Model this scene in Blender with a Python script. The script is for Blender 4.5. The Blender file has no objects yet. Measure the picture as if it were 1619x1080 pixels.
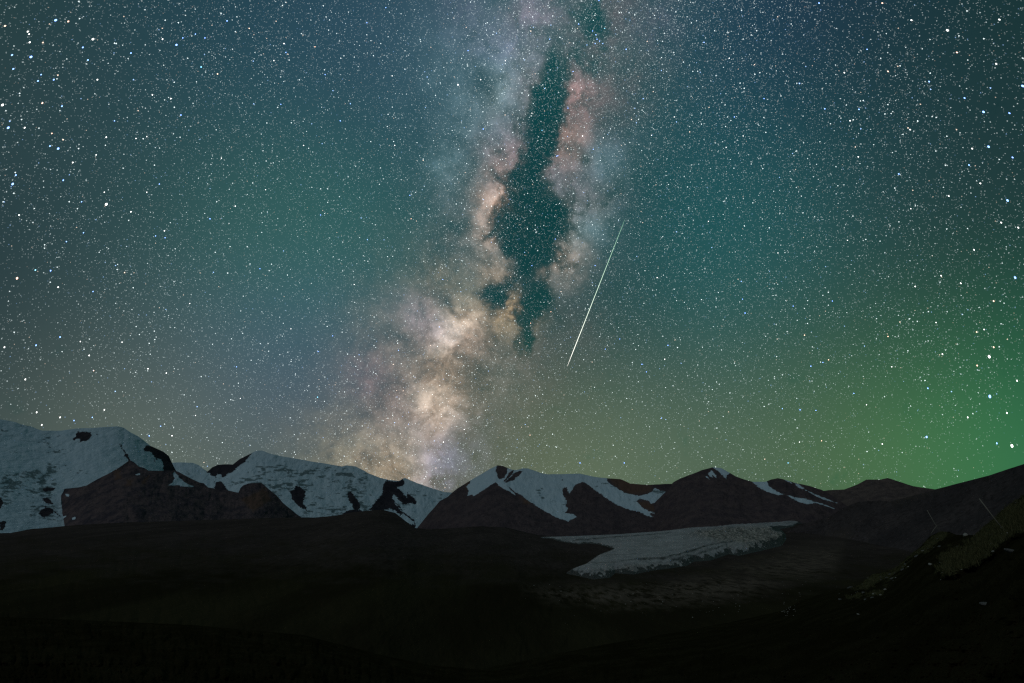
import bpy, math, random
import numpy as np

rng = np.random.default_rng(7)
random.seed(7)
scene = bpy.context.scene
COL = scene.collection

# ------------------------------------------------------------------ camera
F = 1619 * 20.0 / 36.0                    # focal length in photo pixels
CX, CY, HORIZON = 809.5, 540.0, 800.0
PITCH = math.atan((HORIZON - CY) / F)
EYE = np.array([0.0, 0.0, 1.7])
cam_data = bpy.data.cameras.new('camera')
cam_data.lens, cam_data.sensor_width, cam_data.sensor_fit = 20.0, 36.0, 'HORIZONTAL'
cam_data.clip_start, cam_data.clip_end = 0.5, 300000.0
cam = bpy.data.objects.new('camera', cam_data)
cam.location = EYE
cam.rotation_euler = (math.pi / 2 + PITCH, 0, 0)
COL.objects.link(cam)
scene.camera = cam


def direction(x, y):
    """unit viewing direction of a photo pixel (arrays allowed)"""
    x, y = np.broadcast_arrays(np.asarray(x, float), np.asarray(y, float))
    a, b = (x - CX) / F, -(y - CY) / F
    c, s = math.cos(PITCH), math.sin(PITCH)
    d = np.stack([a, c - b * s, s + b * c], -1)
    return d / np.linalg.norm(d, axis=-1, keepdims=True)


# ------------------------------------------------------------------ render settings
scene.render.engine = 'CYCLES'
scene.cycles.use_denoising = False
scene.cycles.use_adaptive_sampling = False
scene.cycles.max_bounces = 4
scene.cycles.diffuse_bounces = 2
scene.cycles.sample_clamp_indirect = 0.4
scene.cycles.pixel_filter_type = 'BLACKMAN_HARRIS'
scene.cycles.filter_width = 1.3
vs = scene.view_settings
vs.view_transform, vs.look, vs.exposure, vs.gamma, vs.use_curve_mapping = 'Standard', 'None', 0.0, 1.0, False

# ------------------------------------------------------------------ night sky (world)
world = bpy.data.worlds.new('World')
scene.world = world
world.use_nodes = True
wt = world.node_tree
wt.nodes.clear()


class Nodes:
    """short helper to write node expressions"""

    def __init__(self, tree):
        self.t = tree

    def put(self, sock, v):
        if isinstance(v, bpy.types.NodeSocket):
            self.t.links.new(v, sock)
        elif v is not None:
            sock.default_value = v

    def math(self, op, a, b=None, c=None, clamp=False):
        n = self.t.nodes.new('ShaderNodeMath')
        n.operation, n.use_clamp = op, clamp
        for i, v in enumerate((a, b, c)):
            self.put(n.inputs[i], v)
        return n.outputs[0]

    def vec(self, op, a, b=None, c=None, scale=None):
        n = self.t.nodes.new('ShaderNodeVectorMath')
        n.operation = op
        for i, v in enumerate((a, b, c)):
            self.put(n.inputs[i], v)
        if scale is not None:
            self.put(n.inputs['Scale'], scale)
        return n.outputs['Value'] if op in ('DOT_PRODUCT', 'LENGTH', 'DISTANCE') else n.outputs['Vector']

    def noise(self, v, scale, detail=4.0, rough=0.55, out='Fac', distort=0.0):
        n = self.t.nodes.new('ShaderNodeTexNoise')
        self.put(n.inputs['Vector'], v)
        n.inputs['Scale'].default_value = scale
        n.inputs['Detail'].default_value = detail
        n.inputs['Roughness'].default_value = rough
        n.inputs['Distortion'].default_value = distort
        return n.outputs[out]

    def smooth(self, v, a, b, lo=0.0, hi=1.0):
        n = self.t.nodes.new('ShaderNodeMapRange')
        n.interpolation_type = 'SMOOTHSTEP'
        self.put(n.inputs['Value'], v)
        for k, val in zip(('From Min', 'From Max', 'To Min', 'To Max'), (a, b, lo, hi)):
            n.inputs[k].default_value = val
        return n.outputs[0]

    def mix(self, f, a, b):
        n = self.t.nodes.new('ShaderNodeMix')
        n.data_type = 'RGBA'
        self.put(n.inputs[0], f)
        for s, v in ((n.inputs[6], a), (n.inputs[7], b)):
            self.put(s, v if isinstance(v, bpy.types.NodeSocket) else (*v, 1.0))
        return n.outputs[2]

    def attr(self, name, out='Fac'):
        n = self.t.nodes.new('ShaderNodeAttribute')
        n.attribute_name = name
        return n.outputs[out]


W = Nodes(wt)
texco = wt.nodes.new('ShaderNodeTexCoord')
D = W.vec('NORMALIZE', texco.outputs['Generated'])


def lobe(acc, vec, x, y, sigma, color):
    """soft round glow of the air around one direction"""
    c = direction(x, y)
    k = (F / sigma) ** 2
    vec = W.vec('MULTIPLY_ADD', acc, (1e-9, 1e-9, 1e-9), vec)     # keeps the chain in order, so few values are alive at once
    e = W.math('EXPONENT', W.math('MULTIPLY_ADD', W.vec('DOT_PRODUCT', vec, tuple(c)), k, -k))
    return W.vec('MULTIPLY_ADD', e, tuple(color), acc)


# --- airglow
AIR = [
    (0, 0, (0.0041, 0.0104, 0.0000)),
    (231, 0, (0.0000, 0.0017, 0.0073)),
    (462, 0, (0.0000, 0.0124, 0.0133)),
    (693, 0, (0.0186, 0.0283, 0.0566)),
    (925, 0, (0.0000, 0.0386, 0.0191)),
    (1156, 0, (0.0041, 0.0000, 0.0319)),
    (1619, 0, (0.0013, 0.0074, 0.0000)),
    (0, 190, (0.0108, 0.0117, 0.0143)),
    (231, 190, (0.0000, 0.0000, 0.0075)),
    (462, 190, (0.0047, 0.0000, 0.0193)),
    (1619, 190, (0.0000, 0.0000, 0.0028)),
    (462, 380, (0.0127, 0.0629, 0.0164)),
    (693, 380, (0.0000, 0.0209, 0.0258)),
    (925, 380, (0.0000, 0.0018, 0.0000)),
    (1156, 380, (0.0028, 0.0551, 0.0547)),
    (1387, 380, (0.0068, 0.0000, 0.0000)),
    (462, 570, (0.0133, 0.0156, 0.0747)),
    (925, 570, (0.0000, 0.0000, 0.0064)),
    (0, 760, (0.0042, 0.0097, 0.0196)),
    (231, 760, (0.0832, 0.0835, 0.0397)),
    (462, 760, (0.0013, 0.0076, 0.0013)),
    (693, 760, (0.0361, 0.0240, 0.0055)),
    (925, 760, (0.0796, 0.0965, 0.0456)),
    (1156, 760, (0.0227, 0.0428, 0.0257)),
    (1387, 760, (0.0403, 0.0281, 0.0000)),
    (1619, 760, (0.0000, 0.1132, 0.0299)),
]
air = W.vec('ADD', (.0080, .0270, .0320), (0, 0, 0))
for x, y, c in AIR:                                           # slow changes of the airglow over the sky
    air = lobe(air, D, x, y, 145.0, c)
patchy = W.noise(D, 3.2, 3.0, 0.5)
air = W.vec('SCALE', air, scale=W.math('MULTIPLY_ADD', patchy, 0.24, 0.88))

# --- galactic frame: u runs along the band, v across it (both in pixels of arc)
gC = direction(754, 500)
gT = direction(930, 0)
gL = gT - gC * gT.dot(gC)
gL /= np.linalg.norm(gL)
gB = np.cross(gL, gC)
if gB[0] < 0:
    gB = -gB


def galactic(x, y):
    d = direction(x, y)
    return F * np.arcsin(d @ gB), F * np.arctan2(d @ gL, d @ gC)


gu = W.math('MULTIPLY', W.math('ARCTAN2', W.vec('DOT_PRODUCT', D, tuple(gL)), W.vec('DOT_PRODUCT', D, tuple(gC))), F)
gv = W.math('MULTIPLY', W.math('ARCSINE', W.vec('DOT_PRODUCT', D, tuple(gB))), F)
cmb = wt.nodes.new('ShaderNodeCombineXYZ')
wt.links.new(gv, cmb.inputs[0])
wt.links.new(gu, cmb.inputs[1])
warp = W.vec('SUBTRACT', W.noise(D, 9.0, 6.0, 0.62, 'Color'), (.5, .5, .5))
GUV = W.vec('MULTIPLY_ADD', warp, (95, 95, 0), cmb.outputs[0])
warp2 = W.vec('SUBTRACT', W.noise(D, 16.0, 6.0, 0.6, 'Color'), (.5, .5, .5))
GUV2 = W.vec('MULTIPLY_ADD', warp2, (85, 85, 0), cmb.outputs[0])


def ellipse(uv, x, y, along, across, tilt=0.0):
    v0, u0 = galactic(x, y)
    m = wt.nodes.new('ShaderNodeMapping')
    m.vector_type = 'TEXTURE'
    wt.links.new(uv, m.inputs['Vector'])
    m.inputs['Location'].default_value = (v0, u0, 0)
    m.inputs['Rotation'].default_value = (0, 0, math.radians(tilt))
    m.inputs['Scale'].default_value = (across * 1.41, along * 1.41, 1)
    q = W.vec('DOT_PRODUCT', m.outputs[0], m.outputs[0])
    return W.math('EXPONENT', W.math('MULTIPLY', q, -1.0))


HAZE = [
    (823, 20, (0.0062, 0.0024, 0.0041)),
    (923, 20, (0.0043, 0.0016, 0.0016)),
    (1018, 20, (0.0041, 0.0015, 0.0015)),
    (784, 130, (0.0390, 0.0678, 0.0756)),
    (884, 130, (0.0092, 0.0035, 0.0035)),
    (979, 130, (0.0080, 0.0074, 0.0045)),
    (849, 240, (0.0366, 0.0180, 0.0285)),
    (820, 350, (0.1100, 0.1100, 0.1100)),
    (915, 350, (0.0093, 0.0043, 0.0066)),
    (683, 460, (0.0246, 0.0211, 0.0093)),
    (635, 570, (0.0712, 0.0479, 0.0350)),
    (735, 570, (0.1020, 0.0861, 0.0683)),
    (830, 570, (0.0029, 0.0011, 0.0011)),
    (599, 660, (0.0030, 0.0011, 0.0011)),
    (571, 740, (0.1095, 0.0883, 0.0442)),
    (671, 740, (0.0574, 0.0545, 0.0816)),
]
GLOW = [
    (730, 23, (0.0179, 0.0061, 0.0178)),
    (845, 15, (0.0977, 0.0607, 0.0832)),
    (806, 69, (0.0352, 0.0243, 0.0461)),
    (768, 77, (0.0096, 0.0030, 0.0103)),
    (806, 149, (0.0364, 0.0656, 0.0694)),
    (768, 153, (0.0074, 0.0021, 0.0021)),
    (837, 142, (0.0458, 0.0133, 0.0133)),
    (871, 69, (0.0066, 0.0019, 0.0019)),
    (929, 54, (0.0088, 0.0025, 0.0025)),
    (975, 4, (0.0198, 0.0058, 0.0058)),
    (1036, 38, (0.0167, 0.0110, 0.0195)),
    (902, 157, (0.2272, 0.1031, 0.0918)),
    (979, 153, (0.0328, 0.0108, 0.0097)),
    (894, 222, (0.1577, 0.0779, 0.0490)),
    (952, 260, (0.0425, 0.0680, 0.0796)),
    (979, 237, (0.0100, 0.0125, 0.0175)),
    (814, 245, (0.0814, 0.0326, 0.0358)),
    (791, 230, (0.0424, 0.0449, 0.0516)),
    (737, 214, (0.0017, 0.0059, 0.0042)),
    (714, 268, (0.0297, 0.0533, 0.0601)),
    (799, 345, (0.2886, 0.2030, 0.1581)),
    (921, 325, (0.0436, 0.0316, 0.0280)),
    (910, 295, (0.0069, 0.0020, 0.0020)),
    (789, 422, (0.1253, 0.0723, 0.0364)),
    (730, 514, (0.1770, 0.1243, 0.0514)),
    (678, 514, (0.0838, 0.0595, 0.0902)),
    (648, 477, (0.0442, 0.0304, 0.0403)),
    (700, 566, (0.0590, 0.0367, 0.0171)),
    (700, 625, (0.1406, 0.0915, 0.0758)),
    (589, 596, (0.0360, 0.0105, 0.0171)),
    (808, 492, (0.2581, 0.1667, 0.0749)),
    (856, 581, (0.0027, 0.0008, 0.0008)),
    (882, 407, (0.2683, 0.1958, 0.1526)),
    (926, 362, (0.0216, 0.0580, 0.0675)),
    (789, 335, (0.2676, 0.1491, 0.0932)),
    (796, 277, (0.1296, 0.0709, 0.0481)),
    (704, 388, (0.0136, 0.0040, 0.0040)),
    (707, 418, (0.0054, 0.0016, 0.0016)),
    (690, 660, (0.1989, 0.1337, 0.1047)),
    (628, 647, (0.0405, 0.0172, 0.0117)),
    (605, 735, (0.1324, 0.0922, 0.0535)),
    (691, 737, (0.0616, 0.0605, 0.1115)),
    (650, 735, (0.1292, 0.0900, 0.0375)),
    (915, 500, (0.0084, 0.0024, 0.0024)),
    (860, 640, (0.0044, 0.0013, 0.0013)),
    (800, 650, (0.0063, 0.0018, 0.0018)),
    (690, 450, (0.0460, 0.0274, 0.0133)),
    (690, 300, (0.0057, 0.0017, 0.0017)),
    (745, 525, (0.0729, 0.0380, 0.0413)),
    (720, 530, (0.2205, 0.1929, 0.1954)),
    (700, 590, (0.1407, 0.1064, 0.0702)),
    (690, 640, (0.0563, 0.0660, 0.0413)),
    (940, 60, (0.0154, 0.0045, 0.0045)),
    (1000, 30, (0.0079, 0.0023, 0.0023)),
    (915, 540, (0.0034, 0.0010, 0.0010)),
    (830, 560, (0.0102, 0.0030, 0.0030)),
    (880, 600, (0.0039, 0.0011, 0.0011)),
    (940, 560, (0.0046, 0.0013, 0.0022)),
]
D2 = W.vec('NORMALIZE', W.vec('MULTIPLY_ADD', warp2, (.060, .060, .060), D))
glow = W.vec('MULTIPLY_ADD', ellipse(GUV, 930, 0, 900, 150), (.006, .006, .007), (0, 0, 0))
for x, y, c in HAZE:                                          # broad glow of the band
    glow = lobe(glow, D2, x, y, 62.0, c)
for x, y, c in GLOW:                                          # star clouds in it
    glow = lobe(glow, D2, x, y, 25.0, c)

RIFT = [  # x, y, along, across, tilt, weight: the opaque dark cloud
    (856, 318, 32, 33, 0, .90),
    (838, 368, 28, 36, 0, .90),
    (824, 412, 32, 22, 0, .95),
    (850, 475, 26, 21, 0, .90),
    (834, 524, 28, 13, 0, .80),
    (842, 252, 40, 12, 0, .85),
    (856, 195, 36, 19, 0, .78),
    (872, 145, 28, 15, 0, .58),
    (908, 103, 24, 22, 0, .48),
    (967, 75, 16, 18, 0, .36),
    (934, 26, 22, 18, 0, .40),
    (784, 460, 12, 20, 25, .72),
]
DUST = [  # thinner veils
    (765, 130, 14, 14, 0, 0.9),
    (992, 275, 24, 14, -20, 0.9),
    (663, 590, 14, 40, 15, 0.8),
    (760, 575, 40, 16, -20, 0.7),
    (790, 262, 9, 9, 0, 0.9),
    (705, 395, 40, 14, 0, 0.5),
]


def total(uv, specs):
    t = None
    for x, y, a, b, tilt, wgt in specs:
        e = W.math('MULTIPLY', ellipse(uv, x, y, a, b, tilt), wgt)
        t = e if t is None else W.math('ADD', t, e)
    return t


fil = W.noise(D, 19.0, 9.0, 0.68, distort=0.3)
opaque = W.smooth(W.math('ADD', total(GUV, RIFT), W.math('MULTIPLY_ADD', fil, 2.3, -1.15)), 0.16, 1.05)
fil2 = W.noise(D, 19.0, 8.0, 0.66, distort=0.5)
lanes = W.smooth(fil2, 0.42, 0.66, 0.0, 1.0)
veil = W.math('MULTIPLY', total(GUV, DUST), W.smooth(fil, 0.3, 0.6, 0.3, 1.2))
tau = W.math('ADD', W.math('MULTIPLY', opaque, 5.0), veil)
tau = W.math('ADD', tau, W.math('MULTIPLY', lanes, ellipse(GUV, 754, 500, 420, 130)))
tau3 = W.vec('MULTIPLY', (-.84, -1.0, -1.14), tau)             # dust reddens what shines through it
t3 = wt.nodes.new('ShaderNodeSeparateXYZ')
wt.links.new(tau3, t3.inputs[0])
trans = wt.nodes.new('ShaderNodeCombineXYZ')
for k in range(3):
    wt.links.new(W.math('EXPONENT', t3.outputs[k]), trans.inputs[k])
puff = W.noise(D, 30.0, 8.0, 0.70)
glow = W.vec('SCALE', W.vec('MULTIPLY', glow, trans.outputs[0]), scale=W.smooth(puff, 0.28, 0.72, 0.60, 1.90))
# the dark cloud also hides the unresolved starlight behind the airglow
air = W.vec('MULTIPLY', air, W.vec('MULTIPLY_ADD', opaque, (-.80, -.26, -.28), (1, 1, 1)))
night = W.vec('ADD', air, glow)
sep = wt.nodes.new('ShaderNodeSeparateXYZ')
wt.links.new(D, sep.inputs[0])
night = W.vec('SCALE', night, scale=W.smooth(sep.outputs[2], -0.10, -0.04))

FILL_ELEV, FILL_AZ = math.radians(38), math.radians(215)     # added fill light from behind the viewer's left shoulder
sky = wt.nodes.new('ShaderNodeTexSky')
sky.sky_type = 'NISHITA'
sky.sun_disc = False
sky.sun_elevation, sky.sun_rotation = FILL_ELEV, FILL_AZ
bg_air = wt.nodes.new('ShaderNodeBackground')
bg_air.inputs['Strength'].default_value = 0.0003
wt.links.new(sky.outputs[0], bg_air.inputs['Color'])
bg = wt.nodes.new('ShaderNodeBackground')
bg.inputs['Strength'].default_value = 1.0
wt.links.new(night, bg.inputs['Color'])
add = wt.nodes.new('ShaderNodeAddShader')
wt.links.new(bg_air.outputs[0], add.inputs[0])
wt.links.new(bg.outputs[0], add.inputs[1])
wo = wt.nodes.new('ShaderNodeOutputWorld')
wt.links.new(add.outputs[0], wo.inputs['Surface'])

fill_data = bpy.data.lights.new('added_fill_sun', 'SUN')  # added sun lamp with no moon in view, lifts the snow and its relief
fill_data.energy, fill_data.angle, fill_data.color = 0.27, math.radians(0.5), (.84, .93, 1.0)
fill_lamp = bpy.data.objects.new('added_fill_sun', fill_data)
mdir = np.array([math.sin(FILL_AZ) * math.cos(FILL_ELEV), math.cos(FILL_AZ) * math.cos(FILL_ELEV), math.sin(FILL_ELEV)])
from mathutils import Vector
fill_lamp.rotation_euler = Vector(mdir).to_track_quat('Z', 'Y').to_euler()
COL.objects.link(fill_lamp)


# ------------------------------------------------------------------ numeric helpers
def hash3(ix, iy, iz):
    h = (ix.astype(np.int64) * 374761393 + iy.astype(np.int64) * 668265263 + iz.astype(np.int64) * 2147483647) & 0xffffffff
    h = ((h ^ (h >> 13)) * 1274126177) & 0xffffffff
    h = ((h ^ (h >> 16)) * 2246822519) & 0xffffffff
    return ((h ^ (h >> 15)) & 0xffff) / 65535.0


def vnoise(x, y, z):
    x, y, z = np.broadcast_arrays(np.asarray(x, float), np.asarray(y, float), np.asarray(z, float))
    xi, yi, zi = np.floor(x), np.floor(y), np.floor(z)
    fx, fy, fz = x - xi, y - yi, z - zi
    fx, fy, fz = (t * t * (3 - 2 * t) for t in (fx, fy, fz))
    r = 0
    for dx in (0, 1):
        for dy in (0, 1):
            for dz in (0, 1):
                w = (fx if dx else 1 - fx) * (fy if dy else 1 - fy) * (fz if dz else 1 - fz)
                r = r + w * hash3(xi + dx, yi + dy, zi + dz)
    return r


def fbm(x, y, z=0.0, octaves=5, gain=0.5, ridged=False):
    r, a, s, tot = 0, 1.0, 1.0, 0.0
    for o in range(octaves):
        n = vnoise(np.asarray(x) * s + 17.3 * o, np.asarray(y) * s - 9.1 * o, np.asarray(z) * s + 4.7 * o)
        n = 1 - np.abs(2 * n - 1) if ridged else n
        r, tot = r + a * n, tot + a
        a, s = a * gain, s * 2.03
    return r / tot - 0.5


def line(points):
    p = np.array(points, float)
    return lambda x: np.interp(x, p[:, 0], p[:, 1])


def sdf(px, py, polys):
    """signed distance in pixels, positive inside any of the outlines"""
    best = np.full(px.shape, -60.0)
    for poly in polys:
        q = np.array(poly, float)
        lo, hi = q.min(0) - 30, q.max(0) + 30
        sel = (px > lo[0]) & (px < hi[0]) & (py > lo[1]) & (py < hi[1])
        if not sel.any():
            continue
        x, y = px[sel], py[sel]
        d2 = np.full(x.shape, 1e9)
        ins = np.zeros(x.shape, bool)
        for (ax, ay), (bx, by) in zip(q, np.roll(q, -1, 0)):
            ex, ey = bx - ax, by - ay
            t = np.clip(((x - ax) * ex + (y - ay) * ey) / (ex * ex + ey * ey + 1e-9), 0, 1)
            d2 = np.minimum(d2, (x - ax - t * ex) ** 2 + (y - ay - t * ey) ** 2)
            if ay != by:
                ins ^= ((ay > y) != (by > y)) & (x < (bx - ax) * (y - ay) / (by - ay) + ax)
        s = np.where(ins, 1, -1) * np.sqrt(d2)
        best[sel] = np.maximum(best[sel], s)
    return np.clip(best, -25, 25)


def link_mesh(name, verts, faces, mat, parent=None, smooth=True, attrs=None):
    me = bpy.data.meshes.new(name)
    faces = np.asarray(faces, np.int32)
    verts = np.asarray(verts, np.float32)
    nf, k = faces.shape
    me.vertices.add(len(verts))
    me.vertices.foreach_set('co', verts.ravel())
    me.loops.add(nf * k)
    me.loops.foreach_set('vertex_index', faces.ravel())
    me.polygons.add(nf)
    me.polygons.foreach_set('loop_start', np.arange(0, nf * k, k, dtype=np.int32))
    me.polygons.foreach_set('use_smooth', np.full(nf, smooth))
    me.update(calc_edges=True)
    for key, val in (attrs or {}).items():
        if np.ndim(val) == 2:
            a = me.attributes.new(key, 'FLOAT_COLOR', 'POINT')
            a.data.foreach_set('color', np.asarray(val, np.float32).ravel())
        else:
            a = me.attributes.new(key, 'FLOAT', 'POINT')
            a.data.foreach_set('value', np.asarray(val, np.float32).ravel())
    me.validate()
    me.materials.append(mat)
    o = bpy.data.objects.new(name, me)
    COL.objects.link(o)
    o.parent = parent
    return o


def tag(o, label=None, category=None, group=None, kind=None):
    for k, v in (('label', label), ('category', category), ('group', group), ('kind', kind)):
        if v:
            o[k] = v
    return o


def principled(name, rough=0.9, spec=0.2):
    m = bpy.data.materials.new(name)
    m.use_nodes = True
    b = m.node_tree.nodes['Principled BSDF']
    b.inputs['Roughness'].default_value = rough
    b.inputs['Specular IOR Level'].default_value = spec
    return m, Nodes(m.node_tree), b


def bump(m, N, b, height, dist, strength=1.0):
    n = m.node_tree.nodes.new('ShaderNodeBump')
    n.inputs['Distance'].default_value = dist
    n.inputs['Strength'].default_value = strength
    N.put(n.inputs['Height'], height)
    m.node_tree.links.new(n.outputs[0], b.inputs['Normal'])


# ------------------------------------------------------------------ materials of the land
def mountain_material(name, rock_a, rock_b, px_m, ragged=2.2):
    """px_m: metres of the mountain per photo pixel"""
    m, N, b = principled(name, 0.9, 0.0)
    pos = m.node_tree.nodes.new('ShaderNodeNewGeometry').outputs['Position']
    n_f = N.noise(pos, 1 / (2.4 * px_m), 4, 0.65)
    n_m = N.noise(pos, 1 / (14 * px_m), 5, 0.6)
    edge = N.math('ADD', N.attr('snow'), N.math('MULTIPLY_ADD', n_f, ragged * 3, -ragged * 1.5))
    snow = N.smooth(edge, -0.35, 0.45)
    rock = N.mix(N.smooth(n_m, 0.35, 0.68), rock_a, rock_b)
    rock = N.mix(N.smooth(n_f, 0.50, 0.72), rock, tuple(v * .45 for v in rock_b))
    rust = N.smooth(N.math('ADD', N.attr('brown'), N.math('MULTIPLY_ADD', n_m, 14.0, -7.0)), -3.0, 4.0)
    rock = N.mix(N.math('MULTIPLY', rust, 0.70), rock, (.200, .115, .078))
    # powder caught between the stones near the snow line
    dust = N.math('MULTIPLY', N.smooth(N.attr('snow'), -7.0, 0.0), N.smooth(n_f, 0.58, 0.70))
    rock = N.mix(N.math('MULTIPLY', dust, 0.28), rock, (.62, .66, .70))
    # bare ice, crevasses and blown dirt on the snow
    tone = N.mix(N.smooth(n_m, 0.3, 0.7), (.68, .82, .90), (.75, .87, .93))
    white = N.mix(N.math('MULTIPLY', N.attr('dirt'), 0.85), tone, (.13, .19, .19))
    N.put(b.inputs['Base Color'], N.mix(snow, rock, white))
    bump(m, N, b, N.noise(N.vec('MULTIPLY', pos, (1.5, .8, .8)), 1 / (20 * px_m), 6, 0.55), 12.0 * px_m, 0.45)
    return m


def ground_material(name, a, c, scale, pale=None, stretch=1.0, near_tone=None):
    m, N, b = principled(name, 0.95, 0.0)
    pos = m.node_tree.nodes.new('ShaderNodeNewGeometry').outputs['Position']
    pos = N.vec('MULTIPLY', pos, (1, stretch, 1))
    big = N.noise(pos, 1 / (scale * 12), 4, 0.6)
    fine = N.noise(pos, 1 / scale, 4, 0.65)
    col = N.mix(N.smooth(big, 0.35, 0.66), a, c)
    col = N.mix(N.smooth(fine, 0.42, 0.75), col, tuple(v * 0.45 for v in a))
    if near_tone:                                                    # ground colour gets darker towards the viewer
        col = N.mix(N.attr('near_dark'), col, N.mix(N.smooth(big, 0.35, 0.65), near_tone, tuple(v * 1.7 for v in near_tone)))
    if pale:
        col = N.mix(N.math('MULTIPLY', N.smooth(N.attr('pale'), -16, 20), N.smooth(fine, 0.35, 0.6)), col, pale)
    N.put(b.inputs['Base Color'], col)
    bump(m, N, b, fine, scale * 0.5, 0.5)
    return m


# ------------------------------------------------------------------ land forms
def relief(name, mat, sil, x0, x1, bottom, rng_ridge, slope, step=1.0, rough=0.012, feature=14.0,
           ridge_jag=0.6, attrs=None, law='slope', height=None, back=True, extra=None, seed=0.0, label=None, soften=24.0):
    """A slope seen from the valley: columns of bearing, rows from the crest down to the foot.
    law 'slope': constant mean steepness; law 'floor': ground that flattens out (1/range is linear)."""
    inside = np.arange(max(x0, -60), min(x1, 1680) + 0.01, step)
    left = np.arange(x0, max(x0, -60), 14.0)
    right = np.arange(min(x1, 1680) + 14, x1 + 0.01, 14.0)
    xs = np.concatenate([left, inside, right])
    s_fn = line(sil)
    gxs = np.arange(x0 - 200, x1 + 200, 2.0)                    # the body of the hill follows a softened crest line
    ker = np.exp(-(np.arange(-60, 61) * 2.0 / soften) ** 2 / 2)
    ker /= ker.sum()
    soft = np.convolve(np.pad(s_fn(gxs), 60, mode='edge'), ker, mode='valid')
    soft_fn = lambda x: np.interp(x, gxs, soft)
    r_fn = line(rng_ridge) if not np.isscalar(rng_ridge) else (lambda x: np.full(np.shape(x), float(rng_ridge)))
    crest = s_fn(xs) + ridge_jag * 2 * (fbm(xs / 6.0, seed, 0, 4, 0.6))
    b_fn = line(bottom) if not np.isscalar(bottom) else (lambda x: np.full(np.shape(x), float(bottom)))
    nrow = int(max(8, np.max(b_fn(xs) - crest) / step))
    t = np.linspace(0, 1, nrow + 1)
    Y = crest[:, None] + (b_fn(xs) - crest)[:, None] * t[None]
    X = np.repeat(xs[:, None], nrow + 1, 1)

    def dist(x, y):
        rr, s = r_fn(x), soft_fn(x)
        dy = np.maximum(y - s, -22 if law == 'slope' else -12)
        if law == 'slope':
            R = rr - dy * rr / F / math.tan(math.radians(slope))
            R = np.maximum(R, rr * 0.15)
        else:
            R = 1.0 / (1.0 / rr + dy / (F * height))
        n = fbm(x / feature + .5 * fbm(x / 40, y / 30, seed + 9, 3), y / feature * 0.8, seed, 6, 0.52, ridged=True)
        R = R * (1 + rough * 2 * n * np.clip((y - s_fn(x) + 1) / 8, 0.15, 1))
        if extra is not None:
            R = R + extra(x, y)
        return R

    def place(x, y):
        d = direction(x, y)
        R = dist(np.asarray(x, float), np.asarray(y, float))
        return EYE + d * (R / np.hypot(d[..., 0], d[..., 1]))[..., None]

    P = place(X, Y)
    at = {k: fn(X, Y) for k, fn in (attrs or {}).items()}
    if back:                                                    # far side of the crest
        top = P[:, 0]
        out = top[:, :2] / np.linalg.norm(top[:, :2], axis=1, keepdims=True)
        depth = 0.12 * np.linalg.norm(top[:, :2], axis=1)
        rows = []
        for k in (1.0, 0.6, 0.3, 0.1):
            q = top.copy()
            q[:, :2] += out * (depth * k)[:, None]
            q[:, 2] -= depth * k * 0.75
            rows.append(q)
        P = np.concatenate([np.stack(rows, 1), P], 1)
        at = {k: np.concatenate([np.repeat(v[:, :1], 4, 1), v], 1) for k, v in at.items()}
    nc, nr = P.shape[:2]
    idx = np.arange(nc * nr).reshape(nc, nr)
    quads = np.stack([idx[:-1, :-1], idx[:-1, 1:], idx[1:, 1:], idx[1:, :-1]], -1).reshape(-1, 4)
    o = link_mesh(name, P.reshape(-1, 3), quads, mat, attrs={k: v.ravel() for k, v in at.items()})
    tag(o, label, None, None, 'structure')
    return o, place


def blobs(specs):
    def f(x, y):
        r = np.zeros(np.shape(x))
        for cx, cy, sx, sy, a in specs:
            r += a * np.exp(-((x - cx) / sx) ** 2 - ((y - cy) / sy) ** 2)
        return r
    return f


def fringe(x, y, amp=3.2):
    """how far wind and stones push the snow line about, in pixels"""
    return amp * 2 * fbm(x / 5.5 + .35 * y, y / 3.2, 3.7, 4, 0.62)


def snow_attr(snow, rock, amp=3.2):
    def f(x, y):
        r = -sdf(x, y, rock) if rock else np.full(np.shape(x), 25.0)
        return np.minimum(sdf(x, y, snow), r) + fringe(x, y, amp)
    return f


def marks(dirt, seed):
    """broken dark strokes of crevasses and bare ice, dense where dirt is high"""
    def f(x, y):
        d = dirt(x, y)
        n = fbm(x / 8.5 + .3 * fbm(x / 20, y / 12, seed, 3), y / 2.6, seed, 4, 0.6) * 2.0
        t = n + 0.62 * np.minimum(d, 1.15) - 0.52
        return np.clip(t / 0.16, 0, 1) * np.clip(d * 3 + .25, 0, 1)
    return f


NONE = lambda x, y: np.full(np.shape(x), -25.0)
ZERO = lambda x, y: np.zeros(np.shape(x))

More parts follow.
